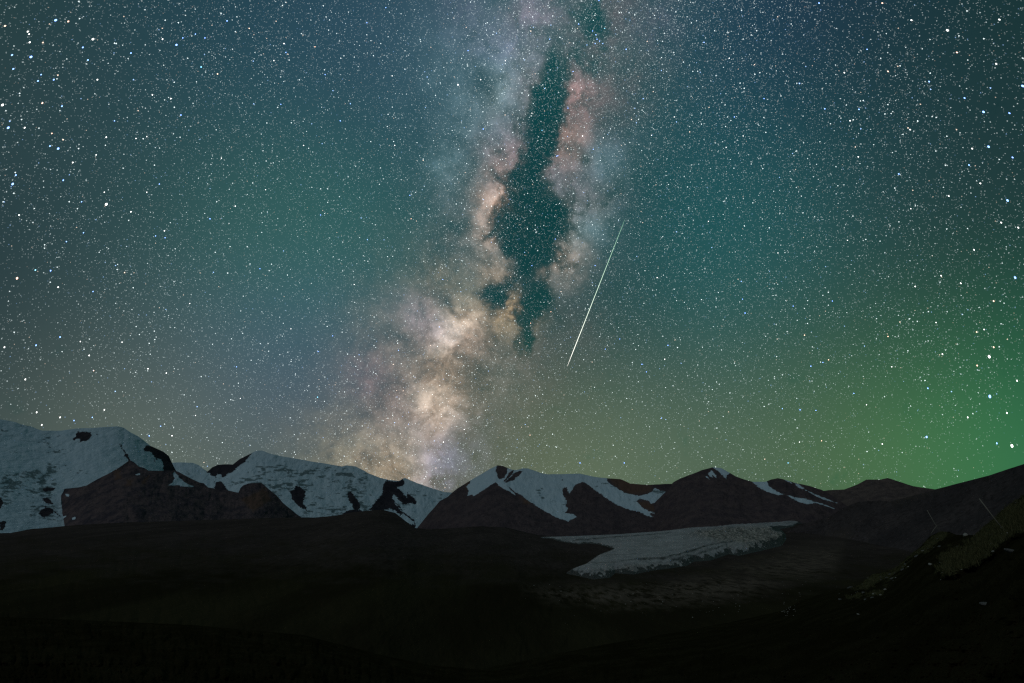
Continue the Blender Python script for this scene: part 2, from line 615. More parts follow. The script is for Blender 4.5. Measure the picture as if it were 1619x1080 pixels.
# --- great snow massif at the left
M1_SIL = [(-420, 700), (-250, 672), (-100, 655), (0, 663), (13, 665), (26, 668), (36, 672), (49, 674), (60, 679), (67, 681), (96, 681),
          (121, 677.5), (147, 676.6), (167, 675), (185, 674), (195, 676), (207, 684), (219, 690), (238, 705), (258, 714), (267, 721),
          (271, 730), (277, 742), (285, 756), (300, 775), (330, 800)]
M1_SNOW = [[(-420, 640), (250, 640), (300, 735), (300, 900), (-420, 900)]]
M1_ROCK = [[(226.7, 709.5), (231, 704), (246, 706), (262, 714), (275, 728), (290, 760), (258, 760), (257.8, 742.5), (257.8, 733), (254.6, 726.3),
            (246, 723), (240, 719), (239, 713.3), (229.3, 713.5)],
           [(242, 727), (244, 726), (246.5, 731), (244.5, 731)], [(245, 722.5), (249, 724), (248.5, 727), (246, 726)],
           [(119, 685), (123, 682), (133, 682), (144, 684.5), (145.5, 688), (141, 694), (135, 698), (131, 697.5), (123, 701), (128, 694), (121, 694.5), (118, 697), (115, 694), (120, 689)],
           [(151.5, 686), (155.5, 686), (152.5, 687.5)], [(188.5, 703), (191, 702.5), (194, 707), (191.5, 708)],
           [(191.5, 707.5), (193, 707.5), (199, 715), (206, 727), (204, 728), (198, 721), (196.5, 722), (197, 716)],
           [(121, 747), (126, 746), (124, 748.5), (120.5, 749)],
           [(0, 824), (9, 824), (8, 832), (4, 839), (0, 839)], [(-60, 780), (2, 788), (6, 795), (0, 806), (-60, 800)],
           [(64, 806), (72, 801), (84, 805), (84, 812), (69, 819), (62, 812)], [(86, 808), (97, 816), (96, 818), (86, 812)],
           [(66, 772), (74, 770), (88, 771), (84, 775), (70, 778)], [(70, 787), (78, 788), (84, 797), (72, 796), (66, 790)]]
M1_DIRT = blobs([(25, 672, 34, 5, .55), (5, 684, 20, 9, .5), (72, 696, 16, 7, .6), (90, 714, 16, 9, .8), (18, 718, 18, 4, .5), (88, 736, 16, 6, .7),
                 (60, 748, 40, 8, .9), (70, 762, 20, 14, 1.0), (20, 760, 22, 12, .8), (12, 775, 22, 9, .9), (66, 782, 26, 10, .9), (68, 808, 26, 12, 1.0),
                 (5, 795, 10, 12, .9), (82, 818, 16, 8, .6), (122, 747, 10, 5, .5), (80, 690, 14, 6, .4)])
M1_ICE = [[(26, 743), (40, 740.5), (66, 741), (82, 746), (88, 752), (84, 762), (70, 764), (58, 758), (60, 748), (40, 746)]]
px1 = 8.0
mat_m1 = mountain_material('left_massif_snow', (.085, .070, .075), (.050, .046, .056), px1, 1.6)
relief('snow_mountain', mat_m1, M1_SIL, -420, 330, 870, 7600, 33, 1.0, 0.0035, 26, 0.3,
       {'snow': snow_attr(M1_SNOW, M1_ROCK), 'dirt': marks(M1_DIRT, 1.1), 'brown': lambda x, y: sdf(x, y, M1_ICE) * 0 - 25}, seed=1.5,
       label='broad snow mountain at the left edge with a flat white summit and one dark rock patch')

# --- long snow ridge behind the foothill
M2_SIL = [(215, 760), (255, 738), (273, 731.5), (286, 731), (304.5, 732), (313.6, 735), (322.7, 742), (328, 745.5), (335.6, 739), (344.7, 734.7), (361.6, 734), (368, 734.7),
          (378.4, 726.3), (391, 720), (404, 713), (414, 712.3), (426, 717), (448, 722), (468.6, 725.3), (500, 731), (523, 734.4), (540, 737.6),
          (549, 736), (562, 737.3), (577, 745), (582, 748), (600, 755), (613, 758.4), (631, 760.4), (636.4, 756.8), (640, 755.8), (660, 764),
          (680.5, 771), (702.5, 778), (718, 779), (760, 800)]
M2_SNOW = [[(200, 700), (800, 700), (800, 900), (200, 900)]]
M2_ROCK = [[(327, 746), (336, 737), (345, 732), (362, 731), (368, 732.5), (378, 724), (391, 718), (401, 713.5), (396, 719.5), (388, 729), (374, 740), (366, 747), (356, 752), (352, 755), (349, 749), (344, 750), (341, 755), (333, 750)],
           [(468.6, 768.7), (473.8, 769.4), (482.8, 776.5), (481.5, 788), (479, 796), (484, 802.5), (484.8, 807), (476, 802.5), (464.7, 793.4), (460.8, 788), (462, 783), (457, 778)],
           [(550, 780.4), (554, 777.8), (562, 785.6), (569.7, 798.6), (568.4, 805), (560.6, 806.4), (556.8, 797.3), (550.3, 789.5)],
           [(606.5, 764.3), (611.7, 759.7), (631, 761.5), (636.5, 755), (638.5, 760), (637.6, 768.8), (629, 770.8), (641.5, 785), (643.5, 788), (644, 778.5), (652, 785.7), (658.4, 792.8), (657, 797.4), (650, 795.5),
            (637.6, 798), (630, 790), (627.5, 786), (622, 782), (620, 785), (622, 790), (634, 803), (636, 808), (629, 800), (622, 793), (633, 807), (654, 822), (658, 829), (656, 834), (640, 826), (631, 812), (618, 804), (600, 809), (580, 809), (587, 803), (596, 790), (604, 782)],
           [(540, 812), (552, 806), (566, 806), (575, 808), (560, 812), (548, 816)],
           [(340, 762.6), (347, 760), (354, 765), (359, 774.3), (366, 785), (338, 785)]]
M2_SNOWB = [[(633, 815), (638, 812.5), (652, 822), (655, 829), (648, 829), (636, 821)]]
M2_DIRT = blobs([(450, 745, 50, 8, .55), (495, 748, 40, 10, .6), (440, 738, 34, 8, .5), (470, 768, 26, 9, .9), (420, 766, 36, 8, .9), (500, 795, 16, 18, .6), (520, 808, 46, 8, .9),
                 (562, 780, 22, 18, .8), (575, 800, 18, 10, .8), (530, 745, 50, 10, .35), (440, 785, 14, 14, .8), (478, 790, 10, 22, .6), (400, 757, 30, 6, .6),
                 (665, 782, 22, 8, .5), (690, 786, 14, 8, .5), (640, 802, 18, 8, .5), (310, 748, 26, 10, .4), (365, 765, 20, 8, .5), (400, 728, 16, 8, .3), (545, 765, 40, 14, .45), (560, 750, 22, 6, .5)])
px2 = 9.5


def m2_snow(x, y):
    return np.maximum(np.minimum(sdf(x, y, M2_SNOW), -sdf(x, y, M2_ROCK)), sdf(x, y, M2_SNOWB)) + fringe(x, y, 3.4)


relief('snow_ridge', mountain_material('long_ridge_snow', (.070, .060, .068), (.045, .042, .052), px2, 2.0), M2_SIL, 215, 760, 880, 9600, 34, 1.0, 0.0035, 18, 0.4,
       {'snow': m2_snow, 'dirt': marks(M2_DIRT, 2.1), 'brown': NONE}, seed=3.1,
       label='long snow covered ridge sloping down to the right from a rounded white summit')

# --- middle snow mountain with dark pyramid faces
M3_SIL = [(640, 860), (657, 838), (669, 823), (678, 812), (688, 801), (695, 792.5), (708, 785.5), (715.5, 778.5), (724.6, 771.4), (740, 762), (743.7, 759.6), (759.3, 750.5), (774.9, 741.4),
          (786.5, 735.8), (795.6, 737), (810, 743), (817.7, 743), (826.7, 740.5), (834.5, 740.8), (845, 744), (855, 748), (865.6, 750), (917, 749), (942, 754.4),
          (961.7, 756.3), (981, 757.6), (996.7, 764.7), (1022.7, 766.7), (1048.6, 765.4), (1062, 765), (1090, 790), (1120, 830)]
M3_SNOW = [[(743, 750), (787, 725), (850, 730), (960, 740), (960.4, 760.2), (970.8, 769.3), (986, 778.4), (1004.5, 783.6), (1024, 781), (1032, 776), (1034, 771), (1044, 776), (1070, 780), (1056, 783), (1030.5, 797),
            (1024, 791), (1012, 789), (1007, 792.6), (1015, 803), (1026.6, 808.8), (1042, 812), (1037, 817.3), (1025, 816.6), (1009.7, 808.8), (990, 805), (969.5, 795), (952.6, 783.6), (937, 772),
            (926, 764), (922, 762), (914, 764), (909, 767), (904, 775), (900, 781), (897, 773), (889, 772), (891, 785), (897, 793), (894, 800), (899, 804), (893, 812), (907, 812.7),
            (914, 817.3), (902, 822.5), (899.4, 825.3), (878.6, 818), (852.7, 803), (839.7, 794), (826, 785), (815, 777.5), (803, 769), (812, 779), (815, 783), (806, 777), (793, 771), (783.3, 763), (767, 773), (746.3, 787.4), (748, 782), (740, 783.5),
            (741, 775.8), (736.6, 770), (742.4, 764.7), (743, 760)]]
M3_ROCK = [[(785.2, 733), (790, 733), (803, 740), (801, 748), (797.5, 756), (790, 758), (786.5, 754), (785.5, 749), (783, 745), (785.3, 742)],
           [(803, 751), (806, 747), (811, 743.5), (812, 746), (808.5, 751), (798, 761), (796, 761)], [(808, 754), (815, 747), (822, 744.5), (825, 746), (820, 752), (812, 759), (800, 763.5), (799, 762)],
           [(888, 757.5), (890.5, 758), (890.3, 760), (888, 759.5)], [(889, 772), (896, 770.5), (896, 774), (890, 773.5)],
           [(1027, 812), (1035, 811), (1037, 818), (1031, 817)],
           [(958, 752), (962, 756.5), (966, 757), (969, 761), (972, 757), (978, 760), (985, 763), (997, 768), (1010, 765.5), (1048, 764), (1050, 774), (1040, 773), (1033, 772), (1030, 778), (1004, 783), (986, 778), (971, 769), (962, 763)]]
M3_BROWN = [[(960, 750), (1000, 758), (1030, 768), (1031, 778), (1004, 783), (986, 778), (971, 769)], [(1008, 794), (1022, 790), (1031, 797), (1042, 808), (1026, 808), (1015, 802)],
            [(735, 764), (743, 758), (741, 772), (736, 774)], [(822, 786), (838, 790), (838, 798), (828, 796)]]
M3_DIRT = blobs([(855, 776, 10, 5, .7), (856, 786, 10, 5, .7), (842, 760, 8, 5, .35), (870, 796, 18, 4, .45), (867, 754, 10, 4, .4), (895, 790, 8, 14, .7), (903, 817, 12, 6, .6),
                 (962, 768, 8, 6, .7), (1004, 788, 12, 5, .8), (1030, 776, 14, 6, .4), (796, 762, 8, 4, .5), (1020, 770, 20, 5, .6), (1046, 775, 12, 6, .7), (945, 766, 8, 5, .5)])
relief('twin_snow_mountain', mountain_material('middle_mountain_snow', (.145, .105, .105), (.090, .070, .076), 6.6, 1.3), M3_SIL, 640, 1120, 885, 6900, 33, 1.0, 0.004, 17, 0.4,
       {'snow': snow_attr(M3_SNOW, M3_ROCK, 2.4), 'dirt': marks(M3_DIRT, 3.1), 'brown': lambda x, y: sdf(x, y, M3_BROWN)}, seed=5.7,
       label='middle snow mountain with a dark triangular rock face under its sharp summit')

# --- dark peak with a small snow cap
M4_SIL = [(1000, 850), (1028, 805), (1036, 794), (1046, 784), (1056, 774), (1064, 763), (1074.6, 757), (1093, 750), (1110, 743.3), (1126.7, 738.7), (1140, 740), (1153.4, 747.5), (1163.4, 753.4),
          (1180, 759.2), (1190, 761.7), (1210, 761.7), (1220, 758), (1230, 755.9), (1243.5, 759.2), (1260, 764.2), (1280, 768.4), (1298.5, 774.2), (1318, 785), (1345, 805), (1400, 840)]
M4_SNOW = [[(1122, 735), (1141, 736), (1155, 748), (1150, 751), (1148, 758), (1142, 752), (1136, 745), (1130, 741.5)],
           [(1124, 743), (1127, 745), (1132, 752), (1132, 755), (1126, 751), (1127, 755), (1122, 753), (1119, 750)], [(1115.5, 753), (1118, 753), (1122, 758.5)],
           [(1186, 758), (1211, 758), (1216, 769), (1228, 777), (1240, 782), (1230, 782.5), (1213, 778), (1198, 770)],
           [(1244, 783), (1258, 786.5), (1275, 789), (1291, 794), (1308, 799), (1320, 805), (1305, 800), (1290, 795), (1283, 796), (1276, 797), (1262, 793)],
           [(1254, 762), (1264, 767), (1272, 772), (1268, 773.5), (1261, 770)], [(1270, 773), (1290, 782), (1324, 795.5), (1303, 790), (1288, 783.5)],
           [(1230, 754), (1244, 757), (1252, 764), (1243, 760)]]
relief('dark_peak', mountain_material('dark_peak_rock', (.150, .108, .105), (.095, .072, .078), 6.0, 1.2), M4_SIL, 1000, 1400, 880, 6500, 32, 1.0, 0.007, 19, 0.4,
       {'snow': snow_attr(M4_SNOW, [], 1.6), 'dirt': ZERO, 'brown': NONE}, seed=8.8,
       label='dark rocky peak with a small snow cap and thin snow strips down its right shoulder')

# --- bare dark hill at the right
M5_SIL = [(1230, 830), (1270, 795), (1298, 777), (1310, 775), (1335, 774), (1355.6, 766), (1370, 758.3), (1392, 758.3), (1403.6, 755.7), (1423, 762), (1443.7, 768.7), (1480, 774), (1540, 782), (1620, 800)]
relief('bare_hill', mountain_material('bare_hill_scree', (.185, .135, .118), (.110, .083, .080), 5.0), M5_SIL, 1230, 1620, 860, 7400, 30, 1.0, 0.005, 18, 0.3,
       {'snow': NONE, 'dirt': ZERO, 'brown': NONE}, seed=2.4, label='bare dark hill with a flat top beyond the right hillside, without snow')

# --- dark foothill in front of the snow massif
F1_SIL = [(70, 845), (88, 833), (97, 816), (91, 803), (97, 794), (93, 789), (100, 778), (102, 773), (122, 771), (136, 768), (153, 758), (168.6, 750.5), (188, 739.5), (205, 727.5),
          (212, 731), (220, 738), (228, 740), (234.5, 744), (250, 744.5), (276, 743.5), (284, 747), (293, 752), (303, 757.4), (316, 763), (322, 764), (329, 771), (340, 772.4), (361, 775.6), (377, 779), (380, 772),
          (384, 767.5), (392, 764.5), (413, 763.6), (424, 772.6), (437, 783), (448, 796), (461, 806.4), (476, 818), (495, 835)]
F1_SNOW = [[(273, 749), (276, 746), (284, 756), (294, 764), (307, 770), (292, 769), (280, 767.5), (264, 768), (272, 763), (276, 757)], [(104, 781), (111, 780.5), (108, 785), (104, 784)],
           [(213, 750), (222, 747), (221, 751), (216, 752)], [(97, 818), (106, 815), (103, 818), (95, 825), (88, 828)], [(114, 818), (119, 817), (119, 821), (114, 822)]]
F1_BROWN = [[(180, 745), (190, 742), (192, 756), (182, 758)], [(200, 758), (214, 756), (208, 768), (198, 768)], [(228, 756), (236, 752), (230, 764), (224, 766)], [(380, 790), (420, 770), (430, 790), (400, 810)]]
relief('foothill', mountain_material('foothill_rock', (.170, .122, .120), (.075, .064, .076), 5.4, 1.0), F1_SIL, 70, 495, 885, 6000, 31, 1.0, 0.007, 24, 0.5,
       {'snow': snow_attr(F1_SNOW, [], 2.0), 'dirt': lambda x, y: np.exp(-((x - 286) / 20) ** 2) * np.clip(4 * fbm((x - 283) / (3 + abs(y - 742) * .08), y / 20, 8.1, 3), 0, 1), 'brown': lambda x, y: sdf(x, y, F1_BROWN)}, seed=6.2,
       label='dark bare foothill in front of the left snow mountain, with a tiny triangular snow patch')

# --- valley floor
V_SIL = [(-700, 850), (-200, 846), (0, 843), (17, 842.6), (49, 836.5), (80, 834), (120, 830), (200, 826), (400, 820), (476, 818), (500, 818.2), (532, 815), (554, 810.5), (580, 807.5), (605, 806), (625, 811), (640, 823), (657, 835),
         (676, 836.5), (700, 836), (760, 832), (800, 834), (850, 846), (900, 850), (1000, 847), (1100, 838), (1200, 833), (1260, 828), (1330, 826), (1500, 826), (2300, 826)]
V_RANGE = [(-700, 4600), (0, 4700), (480, 4800), (600, 4300), (660, 4600), (850, 4700), (1260, 5200), (2300, 5200)]
PALE = [[(1150, 900), (1240, 870), (1330, 860), (1320, 905), (1280, 915), (1200, 915)], [(830, 935), (1000, 925), (1150, 905), (1250, 920), (1150, 950), (950, 960)]]
mat_valley = ground_material('valley_ground', (.105, .078, .068), (.072, .055, .048), 14.0, (.175, .130, .098), 0.22, (.030, .025, .0125))
valley, on_valley = relief('valley_floor', mat_valley, V_SIL, -700, 2300, 1200, V_RANGE, 0, 1.6, 0.016, 34, 0.3,
                           {'pale': lambda x, y: sdf(x, y, PALE) + 22 * fbm(x / 40, y / 9, 3.1, 4), 'near_dark': lambda x, y: np.clip((y - 848) / 75 + 1.1 * fbm(x / 44, y / 8, 5.1, 6, .62) - .35 * np.exp(-((x - 1120) / 260) ** 2), 0, 1)}, law='floor', height=185.0, seed=9.9, soften=40.0,
                           label='wide dark valley floor below the mountains')

# --- hillside rising out of the valley at the right
H1_SIL = [(1225, 850), (1262, 832), (1288, 823), (1304, 820), (1335, 802.4), (1355.6, 794), (1392, 791), (1407, 793.5), (1430, 787), (1459, 780), (1480, 773.4), (1524, 762), (1563, 752), (1599, 740), (1619, 733.7), (1700, 706), (1900, 650), (2300, 580)]
H1_RANGE = [(1225, 3900), (1300, 3500), (1400, 2900), (1480, 2500), (1619, 2000), (1900, 1500), (2300, 1200)]
mat_h1 = ground_material('hillside_scree', (.120, .092, .088), (.080, .064, .064), 12.0, (.150, .112, .088), 0.4)
relief('right_hillside', mat_h1, H1_SIL, 1225, 2300, [(1225, 880), (1300, 940), (1400, 980), (1619, 1020), (2300, 1100)], H1_RANGE, 24, 1.4, 0.016, 26, 0.35,
       {'pale': lambda x, y: sdf(x, y, [[(1260, 880), (1300, 850), (1340, 840), (1350, 870), (1310, 910)], [(1400, 775), (1480, 770), (1420, 792)]]) + 20 * fbm(x / 30, y / 14, 6.1, 4)}, seed=4.4,
       label='dark bare hillside rising to the right edge of the valley')

# --- glacier tongue on the valley floor
G_FAR = [(855, 849.5), (912, 848.4), (977, 845.8), (1055, 840), (1076.7, 837.6), (1101.7, 834), (1126.7, 833), (1153, 829), (1193.4, 827.6), (1226.8, 826.7), (1251.8, 822), (1263.5, 824.7), (1268, 827)]
G_NEAR = [(855, 851), (873.5, 854), (889, 858), (893, 912), (917, 914), (938, 919), (966, 916), (1003, 911), (1029, 905), (1085, 899), (1123, 890), (1168, 882), (1201.8, 876), (1235, 868), (1243, 860), (1256, 835), (1268, 828)]
G_ICE = [[(855, 849.5), (912, 847), (977, 844), (1055, 838), (1076.7, 835), (1101.7, 832), (1126.7, 831), (1153, 827), (1193.4, 825), (1226.8, 824), (1251.8, 820), (1263.5, 824.7), (1253.5, 831), (1240, 834), (1226.8, 836.5), (1236, 840),
          (1241, 846), (1241.8, 853), (1235, 861.8), (1201.8, 870), (1168, 877.6), (1151.7, 875), (1123, 885), (1096.7, 886.8), (1085, 893.4), (1055, 898), (1029, 901), (1003, 907), (972, 905), (964, 912), (938, 915), (917, 910), (897, 906),
          (907, 899.7), (928, 892), (946, 879), (974.6, 867.3), (946, 859.5), (925, 857.7), (915, 859.5), (889, 855.6), (873.5, 851)]]
g_far, g_near = line(G_FAR), line(G_NEAR)
gx = np.arange(855, 1268.01, 0.8)
gt = np.linspace(0, 1, 92)
GY = g_far(gx)[:, None] + (g_near(gx) - g_far(gx))[:, None] * gt[None]
GX = np.repeat(gx[:, None], len(gt), 1)
ice = sdf(GX, GY, G_ICE)
base = on_valley(GX, GY)
dirs = direction(GX, GY)
Rg = np.hypot(base[..., 0], base[..., 1])
thick = 13.0 * np.clip(ice / 9.0, -0.4, 1.0) + 9.0 * np.clip(ice / 4, 0, 1) * (fbm(GX / 9, GY / 3.0, 2.2, 5, 0.6, ridged=True) + 0.15) * np.clip(0.5 + (GX - 1040) / 120, 0.45, 1.5)
GP = base.copy()
GP[..., 2] += 2.0 + thick
idx = np.arange(GX.size).reshape(GX.shape)
gq = np.stack([idx[:-1, :-1], idx[:-1, 1:], idx[1:, 1:], idx[1:, :-1]], -1).reshape(-1, 4)
m, N, b = principled('glacier_ice', 0.7, 0.3)
pos = m.node_tree.nodes.new('ShaderNodeNewGeometry').outputs['Position']
stretch = N.vec('MULTIPLY', pos, (1, .13, 1))
nf = N.noise(stretch, 1 / 9.0, 4, 0.65)
rubble = N.smooth(N.attr('rubble'), 0.15, 0.85)
white = N.mix(N.attr('tone'), (.24, .21, .21), (.56, .50, .49))
stony = N.mix(N.attr('grit'), (.085, .062, .052), (.70, .56, .48))
top = N.mix(rubble, white, stony)
top = N.mix(N.attr('cracks'), top, (.045, .038, .034))
top = N.mix(N.smooth(nf, .55, .75), top, (.20, .17, .165))
N.put(b.inputs['Base Color'], N.mix(N.smooth(N.attr('ice'), -.5, .6), (.046, .036, .032), top))
bump(m, N, b, nf, 4.0, 0.5)
rag = 2.2 * 2 * fbm(GX / 4.0, GY / 2.0, 6.6, 4, 0.65)
ice_r = ice + rag * np.clip((GY - g_far(GX)) / 6, 0, 1)
fade = np.clip((GX - 1185) / 60, 0, 1) * (GY > 836 - (GX - 1185) * .06) + .32 * np.clip((GY - 866 + (GX - 1100) * .12) / 10, 0, 1)
ice_r = ice_r - fade * (7 + 34 * fbm(GX / 6 - GY / 9, GY / 2.2, 3.9, 4, .65))
ice_r = ice_r - 9 * np.exp(-((GY - 836 + (GX - 1230) * .03) / 1.3) ** 2) * np.clip((GX - 1195) / 25, 0, 1)
rub = np.exp(-((GX - 1190) / 66) ** 2 - ((GY - 853) / 17) ** 2) * 1.1 + .55 * np.exp(-((GX - 1130) / 60) ** 2 - ((GY - 848) / 9) ** 2) + .5 * np.exp(-((GX - 1010) / 110) ** 2 - ((GY - 903 + (GX - 1010) * .1) / 7) ** 2)
rub = np.clip(rub + .5 * fbm(GX / 16, GY / 6, 2.2, 4), 0, 1)
tone = np.clip(.62 + 1.7 * fbm(GX / 16 + GY / 9, GY / 2.2, 4.4, 5, .6) + .10 * (GX < 1080), 0, 1)
grit = np.clip(.42 + 2.6 * fbm(GX / 2.6, GY / 1.5, 5.5, 3, .7), 0, 1)


def crack(points, w):
    f = line(points)
    lo, hi = points[0][0], points[-1][0]
    wob = f(GX) + 3 * fbm(GX / 9, 0 * GX, 1.3, 4, .6)
    return np.exp(-((GY - wob) / w) ** 2) * (GX > lo) * (GX < hi)


crk = 0.9 * crack([(905, 856), (975, 852), (1040, 848), (1062, 845)], 1.0) + 0.9 * crack([(1010, 893), (1050, 890), (1090, 880), (1125, 868), (1160, 864)], 1.4)
crk += 0.8 * crack([(1060, 893), (1090, 885), (1120, 878), (1150, 868)], 1.2) + .6 * crack([(930, 899), (980, 896), (1030, 889)], 1.0)
crk += np.clip(1.2 - ice_r / 4, 0, 1) * np.clip(4 * fbm(GX / 5, GY / 2, 7.7, 3), 0, 1) * (GY > 862)
crk = np.clip(crk * (1 + 2 * fbm(GX / 6, GY / 6, 1.9, 3)), 0, 1)
gl = link_mesh('glacier', GP.reshape(-1, 3), gq, m, attrs={'ice': ice_r.ravel(), 'rubble': rub.ravel(), 'cracks': crk.ravel(), 'tone': tone.ravel(), 'grit': grit.ravel()})
tag(gl, 'pale grey glacier tongue lying on the dark valley floor', None, None, 'structure')

# --- near hillside with dry grass, where the camera stands
H2_SIL = [(-700, 990), (0, 975), (300, 988), (480, 1004), (600, 1035), (680, 1052), (760, 1058), (850, 1040), (950, 1020), (1050, 1003), (1150, 985), (1239, 965), (1265, 950), (1304, 937), (1343, 929), (1361, 923), (1379, 908), (1402, 904), (1420, 895),
          (1433, 882), (1454, 866), (1470, 848), (1485, 841), (1501, 840.5), (1512, 846), (1527, 846), (1542, 846), (1558, 830), (1573, 819), (1584, 806), (1599, 796), (1619, 783), (1700, 735), (1900, 640), (2300, 480)]
H2_RANGE = [(-700, 60), (500, 60), (900, 70), (1200, 95), (1400, 90), (1490, 80), (1530, 74), (1619, 58), (1900, 40), (2300, 30)]
MOSS = [[(1343, 931), (1380, 903), (1402, 900), (1430, 878), (1455, 862), (1470, 845), (1490, 836), (1504, 841), (1494, 858), (1468, 874), (1442, 888), (1412, 916), (1385, 932), (1360, 937)],
        [(1488, 914), (1476, 896), (1495, 868), (1520, 860), (1538, 846), (1560, 826), (1584, 803), (1619, 780), (1660, 760), (1660, 835), (1600, 850), (1575, 876), (1540, 897), (1510, 912)],
        [(1330, 938), (1400, 930), (1400, 945), (1330, 948)]]


def h2_steps(x, y):
    return 1.4 * np.clip(sdf(x, y, [MOSS[1]]), -4, 4) / 4 * np.clip((y - 835) / 20, 0, 1) * -1.0


m, N, b = principled('hillside_grass_ground', 0.95, 0.0)
pos = m.node_tree.nodes.new('ShaderNodeNewGeometry').outputs['Position']
nf = N.noise(pos, 1 / 0.5, 6, 0.7)
nm = N.noise(pos, 1 / 3.2, 5, 0.62)
moss = N.smooth(N.math('ADD', N.attr('moss'), N.math('MULTIPLY_ADD', nm, 30.0, -15.0)), -2, 6)
soil = N.mix(N.smooth(nm, .4, .65), (.026, .022, .009), (.042, .035, .016))
green = N.mix(N.smooth(nf, .36, .62), (.040, .038, .016), (.200, .175, .085))
N.put(b.inputs['Base Color'], N.mix(moss, soil, green))
bump(m, N, b, nf, 0.35, 1.0)
h2, on_h2 = relief('near_hillside', m, H2_SIL, -700, 2300, 1450, H2_RANGE, 0, 1.4, 0.050, 17, 0.9, {'moss': lambda x, y: sdf(x, y, MOSS) + 24 * fbm(x / 12, y / 7, 4.2, 5, .6) - 3}, law='floor', height=5.0, extra=h2_steps, seed=7.7,
                   label='near black hillside with patches of dry grass climbing to the right')

# ------------------------------------------------------------------ grass tufts on the near hillside
gm, N, b = principled('dry_grass', 0.9, 0.15)
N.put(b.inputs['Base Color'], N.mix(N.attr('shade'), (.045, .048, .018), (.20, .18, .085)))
V, T, SH = [], [], []
cand = np.stack([rng.uniform(1310, 1660, 26000), rng.uniform(770, 950, 26000)], 1)
inside = sdf(cand[:, 0], cand[:, 1], MOSS) + 24 * fbm(cand[:, 0] / 12, cand[:, 1] / 7, 4.2, 5, .6) - 3
sil_h2 = line(H2_SIL)
keep = cand[(inside > 0.5) & (cand[:, 1] > sil_h2(cand[:, 0]) + 0.5)][:5200]
roots = on_h2(keep[:, 0], keep[:, 1])
for k, p in enumerate(roots):
    for j in range(4):
        a = rng.uniform(0, 2 * math.pi)
        hgt = rng.uniform(.10, .30)
        off = rng.normal(0, .08, 2)
        q = p + np.array([off[0], off[1], -.03])
        w = .022
        n0 = len(V)
        lean = rng.normal(0, .09, 2)
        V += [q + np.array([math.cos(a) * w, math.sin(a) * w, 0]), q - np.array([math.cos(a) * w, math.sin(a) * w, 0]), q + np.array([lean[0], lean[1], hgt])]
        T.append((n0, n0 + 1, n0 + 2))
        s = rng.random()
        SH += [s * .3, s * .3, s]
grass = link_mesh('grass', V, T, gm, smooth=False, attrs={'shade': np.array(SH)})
tag(grass, 'short dry grass tufts on the near hillside at the right', 'grass', None, 'stuff')


# ------------------------------------------------------------------ stones
def stone_mesh(name, mat, seed):
    import bmesh
    bm = bmesh.new()
    bmesh.ops.create_icosphere(bm, subdivisions=2, radius=1.0)
    for v in bm.verts:
        c = np.array(v.co)
        f = 1 + 0.7 * float(fbm(c[0] * 1.3 + seed, c[1] * 1.3, c[2] * 1.3, 3))
        v.co = Vector((c[0] * f * 1.25, c[1] * f, c[2] * f * 0.72))
    me = bpy.data.meshes.new(name)
    bm.to_mesh(me)
    bm.free()
    me.materials.append(mat)
    return me


def stone_material(name, a, c):
    m, N, b = principled(name, 0.9, 0.2)
    co = m.node_tree.nodes.new('ShaderNodeTexCoord').outputs['Object']
    N.put(b.inputs['Base Color'], N.mix(N.smooth(N.noise(co, 2.5, 5, 0.65), .35, .65), a, c))
    return m


pale_stone = stone_material('pale_stone', (.30, .27, .24), (.50, .46, .40))
grey_stone = stone_material('grey_stone', (.10, .095, .09), (.20, .19, .175))
valley_meshes = [stone_mesh('stone', pale_stone, s) for s in (1.0, 5.0, 9.0)]
hill_meshes = [stone_mesh('boulder', grey_stone, s) for s in (3.0, 7.0)] + [stone_mesh('boulder', pale_stone, 12.0)]


def put_stone(name, me, p, size, label, group):
    o = bpy.data.objects.new(name, me)
    o.location = p
    o.scale = (size * random.uniform(.8, 1.3), size * random.uniform(.8, 1.2), size * random.uniform(.7, 1.1))
    o.rotation_euler = (random.uniform(-.3, .3), random.uniform(-.3, .3), random.uniform(0, 6.28))
    COL.objects.link(o)
    return tag(o, label, 'stone', group)


spots = []
while len(spots) < 110:
    x, y = rng.normal(1120, 150), rng.normal(942, 18)
    if 780 < x < 1340 and 915 < y < sil_h2(x) - 4:
        spots.append((x, y))
for x, y in spots:
    p = on_valley(x, y)
    R = math.hypot(p[0], p[1])
    put_stone('stone', random.choice(valley_meshes), p, R / F * rng.choice([.35, .45, .6, .85], p=[.4, .3, .2, .1]),
              'small pale stone among many on the dark valley floor below the glacier', 'pale stones on the valley floor')
for x, y, s, mi, lab in [(1527, 845.5, 4.2, 2, 'pale flat boulder on the near hillside between the two grassy ridges'),
                         (1471, 893, 2.8, 2, 'pale small boulder on the near hillside left of the upper grass band'),
                         (1357, 972, 2.0, 2, 'single small pale boulder low on the dark near hillside'),
                         (1558, 956, 4.0, 0, 'dim grey boulder on the dark lower part of the near hillside'),
                         (1600, 873, 5.0, 0, 'grey boulder at the right edge under the grassy slope'),
                         (1344, 928, 3.5, 1, 'grey boulder at the lower left tip of the grassy ridge')]:
    y = max(y, float(sil_h2(x)) + 1)
    p = on_h2(x, y)
    R = math.hypot(p[0], p[1])
    put_stone('boulder', hill_meshes[mi], p + np.array([0, 0, .02]), s * R / F * 0.8, lab, None)
for k in range(26):
    x, y = rng.normal(1246, 9), rng.normal(964, 5)
    y = max(y, float(sil_h2(x)) + 1.5)
    p = on_h2(x, y)
    put_stone('stone', random.choice(valley_meshes), p, math.hypot(p[0], p[1]) / F * rng.uniform(.35, .8), 'small whitish stone in the cluster on the brow of the near hillside', 'whitish stones on the hillside brow')
